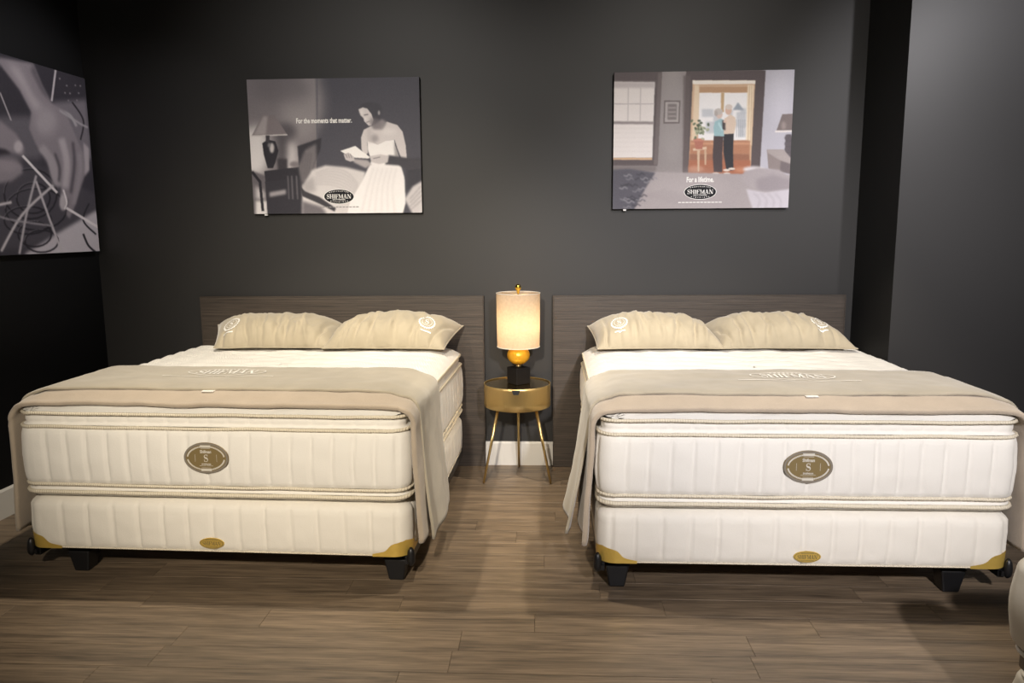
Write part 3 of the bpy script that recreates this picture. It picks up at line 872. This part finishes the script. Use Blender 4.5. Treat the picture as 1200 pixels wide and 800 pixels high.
def logo(parent, fn, rx, ry):
    lg = marks('logo_oval', disk2(rx, ry), lambda x, y: fn(x, y, .0008), M_ink_k, parent)
    marks('logo_rim', ring2(rx*1.03, ry*1.05, rx*.035), lambda x, y: fn(x, y, .0012), M_ink_w, lg)
    parts = [serif('SHIFMAN', rx*1.66, ry*.62, 0, ry*.04), text_fit('MATTRESSES', rx*.86, ry*.15, 0, -ry*.42)]
    for s, top in (('HANDCRAFTED', 1), ('SINCE1893', 0)):
        nn = len(s)
        for k, ch in enumerate(s):
            t = (k-(nn-1)/2)/((nn-1)/2)*(.62 if top else .55)
            x = rx*t; y = math.sqrt(1-(t*.95)**2)*ry*.74*(1 if top else -1)
            parts.append(text_fit(ch, rx*.06 if ch not in 'I1' else rx*.02, ry*.15, x, y))
    marks('logo_lettering', join(*parts), lambda x, y: fn(x, y, .0016), M_ink_w, lg)
    return lg

def wall_poster(x0, x1, zb, zt, crop, label, painter, nx=340):
    p = thing('poster', label, 'poster', ((x0+x1)/2, D-.004, zb))
    ox = (x0+x1)/2; yf = PF-(D-.004)
    obj('canvas', *box(x0-ox, x1-ox, yf, 0, 0, zt-zb), M_side, p, bevel=.002)
    def pix(cx, cy):
        d = wray(crop[0]+cx*(crop[2]-crop[0])/crop[4], crop[1]+cy*(crop[3]-crop[1])/crop[5]); t = PF/d[1]
        return d[0]*t, H+d[2]*t
    def uv(cx, cy):
        x, z = pix(cx, cy); return (x-x0)/(x1-x0), (zt-z)/(zt-zb)
    P = Paint(x1-x0, zt-zb, nx, uv)
    painter(P)
    print_mesh('print', P.final(.008, .72), lambda u, v: (x0-ox+(x1-x0)*(.001+u*.998), yf-.0006, (zt-zb)*(1-(.001+v*.998))), M_print, p, GAIN)
    def at(cx, cy):
        X, Zz = pix(cx, cy)
        return lambda x, y, lift=.001: (X-ox+x, yf-.0006-lift, Zz-zb+y)
    def size(cx0, cx1, cy):
        return abs(pix(cx1, cy)[0]-pix(cx0, cy)[0])
    obj('mounting_clip', *box(.075-(x1-x0)/2, .095-(x1-x0)/2, yf+.004, yf+.02, -.012, -.0005), M_clip, p)
    return p, at, size

# -- poster one: black and white bedroom, woman in a white gown reading a letter
def paint_woman(P):
    big = lambda *a: [(-60, -60), (1100, -60), (1100, 900), (-60, 900)]
    P.poly(big(), (74, 73, 86))
    P.poly([(-60, -60), (390, -60), (405, 400), (400, 900), (-60, 900)], (118, 111, 118))
    P.ell(330, 180, 110, 190, (140, 133, 138), 24)
    P.ell(230, 110, 150, 70, (104, 98, 106), 26, .8)
    P.ell(90, 430, 70, 130, (205, 200, 203), 20); P.ell(270, 470, 40, 90, (185, 178, 182), 16)
    P.ell(240, 330, 60, 45, (78, 73, 82), 14, .9); P.ell(225, 430, 28, 90, (70, 66, 74), 12, .8)
    P.poly([(400, -60), (410, -60), (412, 400), (405, 400)], (96, 94, 106), 2)
    P.poly([(122, 246), (186, 244), (252, 346), (66, 354)], (118, 108, 114), 1)
    P.poly([(128, 250), (150, 250), (140, 346), (75, 350)], (158, 150, 154), 4, .8)
    P.poly([(66, 350), (252, 343), (252, 349), (66, 356)], (190, 184, 186), 1)
    P.poly([(122, 390), (150, 372), (190, 380), (206, 430), (190, 490), (178, 520), (150, 520), (130, 450)], (40, 38, 48), 1)
    P.ell(172, 415, 12, 26, (180, 175, 178), 3); P.ell(158, 400, 8, 12, (120, 116, 122), 3)
    P.poly([(140, 350), (160, 350), (160, 385), (140, 385)], (60, 56, 64), 1)
    P.poly([(200, 470), (250, 470), (256, 560), (205, 560)], (58, 54, 62), 4)
    P.poly([(60, 530), (140, 560), (150, 760), (60, 760)], (96, 90, 98), 4)
    P.poly([(88, 610), (130, 640), (140, 680), (88, 680)], (190, 184, 188), 8); P.poly([(88, 690), (150, 690), (150, 760), (88, 760)], (205, 200, 202), 5)
    P.poly([(132, 535), (320, 512), (330, 575), (140, 600)], (46, 44, 54), 1)
    P.poly([(136, 590), (330, 570), (330, 660), (350, 760), (150, 760)], (50, 48, 58), 1)
    P.poly([(160, 645), (245, 630), (245, 655), (160, 670)], (150, 144, 150), 4)
    for x in (255, 275, 300): P.line([(x, 560), (x+6, 680)], 6, (120, 114, 122), 2, .8)
    P.line([(70, 540), (110, 590), (125, 740)], 14, (38, 36, 46), 1)
    P.ell(290, 500, 26, 16, (120, 112, 118), 4)
    P.poly([(305, 405), (430, 362), (425, 420), (350, 610), (320, 600)], (52, 50, 60), 2)
    P.poly([(345, 425), (402, 392), (405, 470), (372, 585), (325, 590), (310, 510)], (112, 106, 112), 5)
    for k in range(4): P.line([(335+k*14, 440), (325+k*12, 580)], 5, (88, 82, 90), 3, .7)
    P.poly([(380, 530), (450, 505), (560, 515), (660, 540), (640, 640), (560, 770), (330, 770), (330, 620)], (206, 200, 202), 4)
    for k in range(7): P.curve([(400, 545+k*10), (480, 522+k*14), (560, 540+k*16), (620, 600+k*14)], 5, (164, 157, 162), 3, .55)
    P.poly([(330, 600), (390, 560), (400, 640), (340, 650)], (170, 164, 168), 8)
    P.poly([(318, 612), (345, 640), (420, 670), (505, 728), (498, 745), (420, 705), (330, 665)], (62, 60, 68), 2)
    P.poly([(330, 690), (430, 720), (460, 760), (330, 760)], (110, 104, 112), 6)
    # right pillow and sheets
    P.poly([(870, 480), (1000, 460), (1000, 560), (870, 640)], (58, 57, 68), 6)
    for k in range(3): P.line([(885, 492+k*15), (960, 484+k*14)], 4, (120, 116, 124), 2, .7)
    P.poly([(970, 575), (905, 615), (862, 680), (905, 760), (1000, 760)], (196, 190, 194), 4)
    for k in range(4): P.line([(960, 600+k*26), (890, 680+k*20)], 5, (140, 134, 140), 3, .7)
    # gown
    P.poly([(690, 480), (840, 492), (862, 570), (868, 700), (850, 770), (560, 770), (580, 690), (640, 590)], (232, 227, 229), 2)
    for k in range(6): P.curve([(700+k*24, 520), (670+k*26, 620), (640+k*34, 745)], 5, (196, 190, 194), 4, .6)
    P.poly([(668, 372), (690, 380), (722, 396), (760, 376), (808, 370), (812, 400), (836, 470), (820, 490), (690, 480), (672, 430)], (236, 231, 232), 1)
    P.poly([(806, 380), (830, 440), (838, 470), (812, 460)], (120, 114, 120), 4, .7)
    # arms, shoulders, neck
    P.poly([(690, 300), (650, 320), (636, 360), (638, 420), (655, 460), (672, 440), (668, 380), (690, 385), (722, 398), (765, 378), (810, 372), (826, 420), (846, 470),
            (874, 468), (868, 400), (852, 330), (825, 296), (770, 278), (745, 300)], (205, 197, 199), 1.5)
    P.poly([(690, 300), (745, 265), (770, 280), (750, 320), (700, 318)], (140, 132, 138), 4)
    P.ell(705, 365, 22, 20, (150, 142, 148), 6, .8); P.ell(780, 330, 40, 16, (222, 215, 216), 8, .8)
    P.ell(680, 350, 14, 40, (186, 178, 181), 6, .7)
    # forearm across, dark glove shadow
    P.poly([(780, 452), (850, 462), (960, 480), (965, 515), (880, 530), (830, 505), (760, 500)], (66, 64, 74), 3)
    P.poly([(680, 458), (735, 448), (780, 455), (775, 490), (730, 498), (690, 488)], (196, 188, 191), 2)
    P.line([(700, 470), (735, 462)], 4, (120, 114, 120), 1.5)
    P.poly([(585, 470), (600, 490), (660, 520), (690, 500), (670, 478)], (170, 162, 166), 3)
    # face, hair
    P.poly([(626, 206), (640, 186), (668, 178), (700, 184), (728, 200), (738, 228), (736, 256), (722, 280), (700, 292), (690, 250), (660, 204)], (66, 64, 76), 3)
    P.ell(700, 215, 46, 36, (66, 65, 77), 4)
    P.poly([(622, 214), (645, 204), (668, 210), (690, 238), (700, 270), (690, 298), (676, 300), (664, 288), (652, 276), (650, 262), (634, 246)], (208, 200, 202), 1.2)
    P.line([(652, 244), (672, 240)], 5, (110, 104, 112), 1.5); P.line([(664, 282), (680, 276)], 4, (120, 112, 118), 1)
    P.ell(690, 275, 10, 20, (150, 142, 148), 5, .8)
    P.ell(729, 232, 5, 12, (170, 166, 172), 2); P.ell(712, 285, 26, 24, (120, 112, 119), 6, .7)
    P.ell(640, 228, 10, 16, (226, 219, 220), 4, .8); P.ell(658, 262, 8, 7, (222, 214, 215), 2.5, .8)
    
    # letter and hand
    P.poly([(528, 430), (606, 404), (682, 462), (676, 470), (580, 464)], (236, 232, 232), 1)
    P.poly([(545, 448), (570, 438), (600, 462), (602, 480), (580, 486), (555, 476)], (190, 182, 186), 1.5)
    for k in range(3): P.line([(556+k*12, 446), (564+k*12, 466)], 3, (120, 112, 118), 1)

# -- poster two: colour bedroom, elderly couple dancing in the lit doorway
def paint_couple(P):
    P.poly([(-60, -60), (1100, -60), (1100, 900), (-60, 900)], (140, 132, 134))
    P.ell(345, 250, 70, 260, (150, 142, 144), 20)
    P.poly([(815, -60), (1100, -60), (1100, 900), (790, 900)], (176, 174, 190), 2)
    P.ell(900, 180, 60, 130, (190, 188, 204), 24)
    # left window
    P.poly([(-60, 40), (292, 40), (268, 530), (-60, 530)], (92, 80, 84), 1.5)
    P.poly([(272, 45), (292, 45), (270, 525), (250, 525)], (112, 100, 102), 2)
    P.poly([(-60, 92), (255, 95), (242, 488), (-60, 488)], (222, 214, 214), 1.5)
    P.poly([(-60, 92), (255, 95), (254, 125), (-60, 125)], (188, 178, 182), 4)
    P.poly([(-60, 298), (249, 300), (248, 314), (-60, 312)], (142, 130, 134), 2)
    P.line([(40, 208), (252, 208)], 6, (190, 180, 184), 1.5)
    for x in (118, 182): P.line([(x, 120), (x-3, 298)], 5, (192, 184, 187), 1.5)
    for k in range(6): P.line([(40, 335+k*24), (243, 335+k*24)], 3, (208, 199, 200), 2, .6)
    P.poly([(-60, 488), (242, 488), (241, 499), (-60, 498)], (214, 168, 124), 1.5)
    P.poly([(-60, 530), (262, 530), (262, 560), (-60, 560)], (120, 110, 112), 4)
    # small frame
    P.poly([(303, 190), (388, 190), (384, 310), (300, 310)], (108, 97, 99), 1)
    P.poly([(310, 198), (381, 198), (377, 302), (307, 302)], (168, 160, 161), 1)
    P.poly([(322, 208), (370, 208), (368, 290), (320, 290)], (120, 111, 113), 2)
    for k in range(3): P.line([(326, 228+k*22), (364, 228+k*22)], 7, (160, 150, 150), 2)
    # doorway
    P.poly([(418, 36), (832, 33), (800, 575), (400, 575)], (88, 76, 79), 1.5)
    P.poly([(404, 60), (440, 60), (428, 570), (400, 570)], (100, 87, 89), 3, .8)
    P.poly([(452, 86), (778, 86), (752, 572), (430, 572)], (206, 164, 128), 1)
    P.poly([(452, 86), (778, 86), (777, 104), (452, 106)], (228, 220, 212), 1)
    P.poly([(482, 120), (742, 120), (740, 150), (482, 150)], (188, 140, 100), 1)
    P.poly([(485, 150), (740, 150), (734, 398), (480, 398)], (226, 224, 228), 1.5)
    for k, (x, y, w_, h_) in enumerate([(500, 235, 60, 40), (560, 260, 40, 60), (680, 250, 50, 80), (700, 230, 30, 30), (520, 300, 60, 60), (690, 320, 30, 60), (640, 240, 20, 30)]):
        P.poly([(x, y), (x+w_, y), (x+w_, y+h_), (x, y+h_)], (176, 182, 194), 3, .8)
    P.poly([(660, 240), (688, 200), (718, 240)], (140, 152, 170), 2)
    for k in range(5): P.line([(680+k*11, 290), (680+k*11, 380)], 4, (150, 156, 168), 1.5, .7)
    P.poly([(600, 150), (616, 150), (614, 250), (598, 250)], (196, 158, 112), 1)
    P.poly([(462, 110), (486, 110), (482, 320), (446, 520), (440, 520)], (222, 196, 164), 2)
    P.poly([(738, 110), (770, 110), (756, 420), (728, 420)], (230, 208, 176), 2)
    for x in (748, 760): P.line([(x, 115), (x-8, 410)], 4, (196, 160, 124), 1.5, .8)
    P.poly([(440, 398), (750, 398), (748, 470), (436, 470)], (184, 118, 84), 2)
    P.poly([(440, 408), (750, 408), (750, 420), (440, 420)], (206, 142, 104), 2)
    P.poly([(436, 468), (748, 468), (748, 505), (434, 505)], (158, 98, 72), 2)
    P.poly([(432, 500), (752, 500), (756, 575), (428, 575)], (176, 98, 66), 2)
    P.ell(470, 545, 40, 16, (196, 128, 96), 5); P.ell(700, 550, 30, 14, (198, 124, 88), 5)
    # plant on stool
    P.poly([(452, 440), (525, 430), (525, 444), (455, 452)], (214, 180, 150), 1)
    P.poly([(475, 448), (490, 448), (486, 560), (478, 560)], (206, 172, 140), 1); P.poly([(512, 444), (524, 444), (522, 525), (514, 525)], (198, 160, 128), 1)
    P.poly([(458, 390), (510, 390), (502, 444), (468, 444)], (184, 104, 84), 1); P.poly([(455, 388), (513, 388), (512, 402), (456, 402)], (200, 120, 98), 1)
    rnd = random.Random(5)
    for k in range(34):
        P.ell(486+rnd.gauss(0, 22), 342+rnd.gauss(0, 26), 9, 6, rnd.choice([(96, 112, 82), (130, 142, 110), (70, 86, 62), (168, 172, 140)]), 1, .9, rnd.random()*3)
    # the couple
    P.poly([(562, 372), (612, 372), (606, 470), (606, 562), (562, 562), (556, 480)], (74, 60, 64), 1.2)
    P.poly([(612, 362), (666, 360), (662, 450), (664, 552), (628, 556), (612, 460)], (46, 46, 54), 1.2)
    P.poly([(568, 300), (600, 284), (620, 300), (616, 376), (564, 376), (560, 330)], (138, 182, 194), 1.2)
    P.poly([(618, 284), (650, 262), (674, 280), (678, 310), (668, 362), (614, 366), (612, 310)], (214, 188, 168), 1.2)
    P.poly([(606, 290), (622, 300), (622, 345), (606, 340)], (70, 60, 64), 2)
    P.poly([(582, 310), (604, 350), (610, 345), (590, 300)], (160, 200, 210), 1.5)
    P.ell(590, 262, 17, 22, (206, 178, 168), 1); P.ell(586, 248, 22, 17, (186, 178, 176), 1.5); P.ell(574, 258, 9, 14, (170, 160, 158), 1.5)
    P.ell(638, 240, 17, 25, (210, 168, 148), 1); P.ell(640, 224, 19, 14, (206, 190, 182), 1.5)
    P.ell(620, 300, 9, 7, (214, 176, 158), 1)
    for x, y in ((572, 570), (630, 570), (628, 552), (655, 545)): P.ell(x, y, 18, 6, (214, 200, 190), 1.5)
    # lamp and chest
    P.poly([(918, 262), (990, 258), (990, 346), (888, 346)], (120, 106, 106), 1.5); P.poly([(880, 346), (990, 346), (990, 354), (880, 356)], (214, 206, 206), 1.5)
    P.ell(925, 320, 12, 22, (150, 134, 132), 4)
    P.poly([(936, 368), (965, 366), (972, 500), (930, 495)], (78, 70, 78), 2)
    for k in range(4): P.ell(950, 385+k*30, 20, 15, (92, 84, 92), 2)
    P.poly([(838, 446), (925, 446), (985, 520), (985, 575), (846, 545)], (136, 122, 122), 1.5)
    P.poly([(838, 446), (925, 446), (985, 515), (985, 528), (905, 500), (842, 462)], (160, 148, 148), 2)
    P.poly([(910, 505), (990, 530), (990, 580), (905, 560)], (110, 98, 102), 2)
    # bed
    P.poly([(-60, 560), (260, 562), (700, 572), (1100, 580), (1100, 900), (-60, 900)], (158, 148, 152), 2)
    P.ell(430, 640, 210, 60, (164, 154, 158), 24)
    for k in range(8): P.line([(200+k*30, 690+k*6), (320+k*25, 650+k*9)], 5, (140, 130, 136), 5, .6)
    P.poly([(-60, 556), (120, 545), (258, 565), (210, 640), (140, 770), (-60, 770)], (82, 80, 94), 3)
    for k in range(26):
        x, y = 40+rnd.random()*190, 565+rnd.random()*180
        if x+(y-560)*.6 > 255: continue
        P.curve([(x, y), (x+16, y+5), (x+26, y-5), (x+42, y+4)], 5, rnd.choice([(128, 126, 138), (54, 52, 64), (150, 148, 158)]), 2, .8)
    P.ell(770, 548, 56, 16, (206, 200, 206), 4)
    P.poly([(720, 560), (790, 540), (900, 550), (965, 590), (960, 655), (830, 665), (745, 640), (705, 590)], (160, 150, 156), 3)
    P.poly([(780, 600), (870, 575), (960, 600), (955, 660), (850, 668), (790, 660)], (140, 130, 138), 8, .8)
    P.poly([(730, 650), (830, 668), (960, 650), (970, 770), (770, 770), (745, 700)], (184, 178, 190), 3)
    for k in range(4): P.curve([(770+k*36, 672), (800+k*36, 705), (790+k*40, 748)], 5, (150, 142, 154), 4, .7)

# -- poster three: black and white, hands tying twine over springs
def paint_hands(P):
    P.poly([(-900, -100), (500, -100), (500, 900), (-900, 900)], (58, 55, 62))
    P.poly([(-900, -100), (500, -100), (500, 330), (-900, 330)], (52, 49, 56), 6)
    for k in range(9): P.ell(215+(k*37) % 80, 130+(k*53) % 80, 3, 3, (150, 146, 150), 1, .8)
    P.poly([(190, 215), (310, 205), (330, 420), (260, 420)], (108, 103, 110), 8)
    P.poly([(-900, 270), (110, 265), (150, 420), (-900, 470)], (92, 88, 95), 10)
    P.poly([(-900, 470), (140, 440), (370, 560), (380, 640), (100, 740), (-900, 800)], (70, 67, 74), 8)
    P.poly([(90, 760), (200, 690), (345, 605), (380, 640), (380, 780), (90, 790)], (176, 170, 176), 6)
    for (cx, cy, rx, ry) in ((120, 560, 60, 55), (130, 600, 110, 75), (110, 545, 95, 90), (125, 690, 60, 45), (150, 715, 60, 40), (100, 640, 85, 50)):
        Q = [(cx+rx*math.cos(2*PI*k/24), cy+ry*math.sin(2*PI*k/24)) for k in range(25)]
        P.line(Q, 6, (34, 32, 38), 1.5, .9); P.line([(x-2, y-3) for x, y in Q[12:20]], 2, (130, 126, 132), 1, .8)
    P.curve([(300, 690), (318, 730), (345, 755)], 7, (40, 38, 44), 1.5); P.curve([(320, 580), (300, 640), (345, 690)], 6, (44, 42, 48), 1.5)
    P.curve([(205, 240), (250, 260), (275, 300)], 9, (150, 146, 150), 2); P.curve([(260, 215), (300, 280), (290, 350)], 6, (50, 46, 52), 1.5)
    # further hand at the side
    P.poly([(-900, 150), (0, 280), (60, 330), (88, 380), (84, 408), (40, 395), (0, 385), (-40, 410), (80, 440), (82, 470), (40, 500), (-60, 515), (-900, 560)], (128, 121, 127), 5)
    P.ell(66, 375, 16, 22, (176, 168, 172), 4, .9); P.ell(30, 440, 45, 26, (140, 132, 138), 8, .8)
    P.poly([(-60, 370), (20, 385), (40, 400), (-60, 412)], (52, 48, 54), 4)
    # forearm and hand
    P.poly([(-900, -100), (120, 75), (150, 150), (185, 215), (235, 250), (270, 330), (300, 400), (308, 470), (285, 540), (262, 610), (250, 634), (238, 620), (248, 560), (232, 592),
            (216, 590), (220, 520), (205, 520), (185, 480), (170, 420), (130, 370), (105, 310), (112, 250), (70, 170), (0, 80), (-900, 60)], (126, 119, 125), 4)
    P.poly([(20, 70), (70, 90), (120, 190), (160, 235), (125, 250), (80, 165)], (160, 152, 157), 12, .9)
    P.poly([(120, 75), (150, 150), (185, 215), (150, 180), (110, 100)], (84, 79, 86), 6, .8)
    P.ell(165, 285, 40, 50, (150, 143, 148), 14, .9)
    P.curve([(150, 380), (185, 430), (205, 510)], 30, (152, 145, 150), 6, .9)
    P.curve([(222, 350), (240, 430), (235, 520)], 24, (166, 158, 163), 6, .9)
    P.curve([(198, 400), (214, 450), (212, 500)], 8, (74, 70, 76), 4, .9); P.curve([(262, 360), (268, 440), (255, 540)], 10, (80, 75, 82), 4, .9)
    P.curve([(285, 400), (288, 470), (265, 580)], 14, (140, 133, 139), 5, .9)
    P.ell(226, 575, 12, 30, (172, 165, 169), 4, .9); P.curve([(228, 530), (240, 575), (232, 600)], 6, (214, 208, 210), 2)
    P.poly([(300, 360), (320, 380), (322, 460), (305, 480)], (160, 152, 157), 4)
    # twine
    P.line([(82, 408), (205, 540)], 9, (206, 200, 202), 1.5); P.line([(240, 596), (352, 664)], 9, (206, 200, 202), 1.5)
    P.line([(200, 100), (186, 210)], 7, (176, 170, 174), 1.5); P.line([(0, 180), (40, 280)], 5, (160, 154, 158), 1.5)
    P.curve([(190, 515), (80, 620), (5, 750)], 9, (186, 180, 183), 2); P.curve([(130, 480), (95, 620), (70, 760)], 8, (170, 164, 168), 2)
    P.curve([(130, 500), (180, 640), (225, 760)], 8, (176, 170, 174), 2); P.line([(-30, 590), (40, 575)], 9, (196, 190, 193), 2)
    P.curve([(-20, 620), (50, 640), (190, 660)], 6, (150, 145, 150), 2)
    P.curve([(215, 245), (285, 290), (315, 305)], 7, (150, 146, 150), 2)

pa, at1, sz1_ = wall_poster(-2.088, -.879, 1.850, 2.772, (280, 80, 510, 260, 1022, 800), 'black and white canvas poster of a woman in a white gown reading', paint_woman)
s = text_fit('For the moments that matter.', sz1_(298, 588, 272), .036)
marks('caption', s, at1(443, 272), M_ink_w, pa)
logo(pa, at1(521, 668), .106, .050)
marks('small_print', join(*[rect2(-.145+k*.0242, -.145+k*.0242+.019, -.003, .003) for k in range(12)]), at1(522, 722), M_ink_g, pa)
pb, at2, sz2_ = wall_poster(.456, 1.663, 1.864, 2.779, (710, 75, 940, 255, 1022, 800), 'colour canvas poster of an elderly couple dancing in a doorway', paint_couple)
marks('caption', text_fit('For a lifetime.', sz2_(420, 562, 600), .038), at2(491, 601), M_ink_w, pb)
logo(pb, at2(491, 666), .108, .050)
marks('small_print', join(*[rect2(-.150+k*.0252, -.150+k*.0252+.021, -.003, .003) for k in range(12)]), at2(490, 720), M_ink_w, pb)

# poster on the side wall
def side_poster():
    dirv = np.array([.0483, 1.0]); dirv /= np.linalg.norm(dirv); nrm = np.array([dirv[1], -dirv[0]])
    zb, zt, wd = 1.594, 2.795, 1.02
    off = .042; p1 = np.array([lw(5.335), 5.335]); p0 = p1-dirv*wd
    base = p0+nrm*.003
    p = thing('poster', 'black and white canvas poster of hands tying twine over springs', 'poster', (base[0], base[1], zb), math.atan2(dirv[1], dirv[0]))
    # local x runs along the wall, local -y points into the room
    obj('canvas', *box(0, wd, -off, 0, 0, zt-zb), M_side, p, bevel=.002)
    o2 = p0+nrm*(off+.003)
    def uv(cx, cy):
        d = wray(cx*130/400., 50+cy*260/800.)
        den = d[0]*nrm[0]+d[1]*nrm[1]; t = (o2[0]*nrm[0]+o2[1]*nrm[1])/den
        if t <= 0: t = 50
        x = (d[0]*t-o2[0])*dirv[0]+(d[1]*t-o2[1])*dirv[1]; z = H+d[2]*t
        return x/wd, (zt-z)/(zt-zb)
    P = Paint(wd, zt-zb, 250, uv); paint_hands(P)
    print_mesh('print', P.final(.008), lambda u, v: (wd*(.001+u*.998), -off-.0006, (zt-zb)*(1-(.001+v*.998))), M_print, p, GAIN)
side_poster()

# ------------------------------------------------------------------ cream armchair at the edge of the view
def rbox(x0, x1, y0, y1, z0, z1, r, rt):
    """soft box: rounded plan corners r, rolled edges rt"""
    a, b = (x1-x0)/2, (y1-y0)/2
    P = perim(a, b, r, 0, .05, 10)
    lv = []
    for i in range(9):
        g = PI/2*i/8; lv.append((-rt*(1-math.sin(g)), z0+rt*(1-math.cos(g)), 0))
    lv += [(.012*math.sin(PI*k/6), z0+rt+(z1-z0-2*rt)*k/6, 0) for k in range(1, 6)]
    for i in range(9):
        g = PI/2*i/8; lv.append((-rt*(1-math.cos(g)), z1-rt*(1-math.sin(g)), 0))
    v, f = loft(P, lv, None, True, True)
    return [(x+(x0+x1)/2, y+y0, z) for x, y, z in v], f, [(x+(x0+x1)/2, y+y0) for x, y, *_ in perim(a-rt*.25, b-rt*.25, r, 0, .05, 10)]
ch = thing('armchair', 'cream leather armchair with piped edges at the foot of the second bed', 'armchair', (1.985, 2.09, 0), 0)
ch['label'] = 'cream leather armchair with piped edges in front of the couple poster bed'
def piece(name, *a, pipe=None):
    v, f, pl = rbox(*a)
    o = obj(name, v, f, M_cream, ch, smooth=True)
    if pipe is not None:
        obj('piping', *tube([(x, y, pipe) for x, y in pl], .0075, 8, True), M_creamp, o, smooth=True)
    return o
piece('arm', -.45, -.23, -.40, .36, .345, .665, .075, .055, pipe=.352)
piece('arm', .23, .45, -.40, .36, .345, .665, .075, .055, pipe=.352)
piece('seat_cushion', -.225, .225, -.40, .20, .345, .50, .06, .05, pipe=.42)
piece('backrest', -.225, .225, .21, .40, .345, .70, .07, .06, pipe=.66)
obj('plinth', *box(-.40, .40, -.35, .33, .262, .344), M_brown, ch, bevel=.01)
piece('base', -.415, .415, -.38, .36, .05, .261, .07, .04, pipe=.258)
for x in (-.36, .36):
    for y in (-.32, .30):
        obj('foot', *lathe([(.02, 0), (.028, .05)], 16, x, y), M_brown, ch)
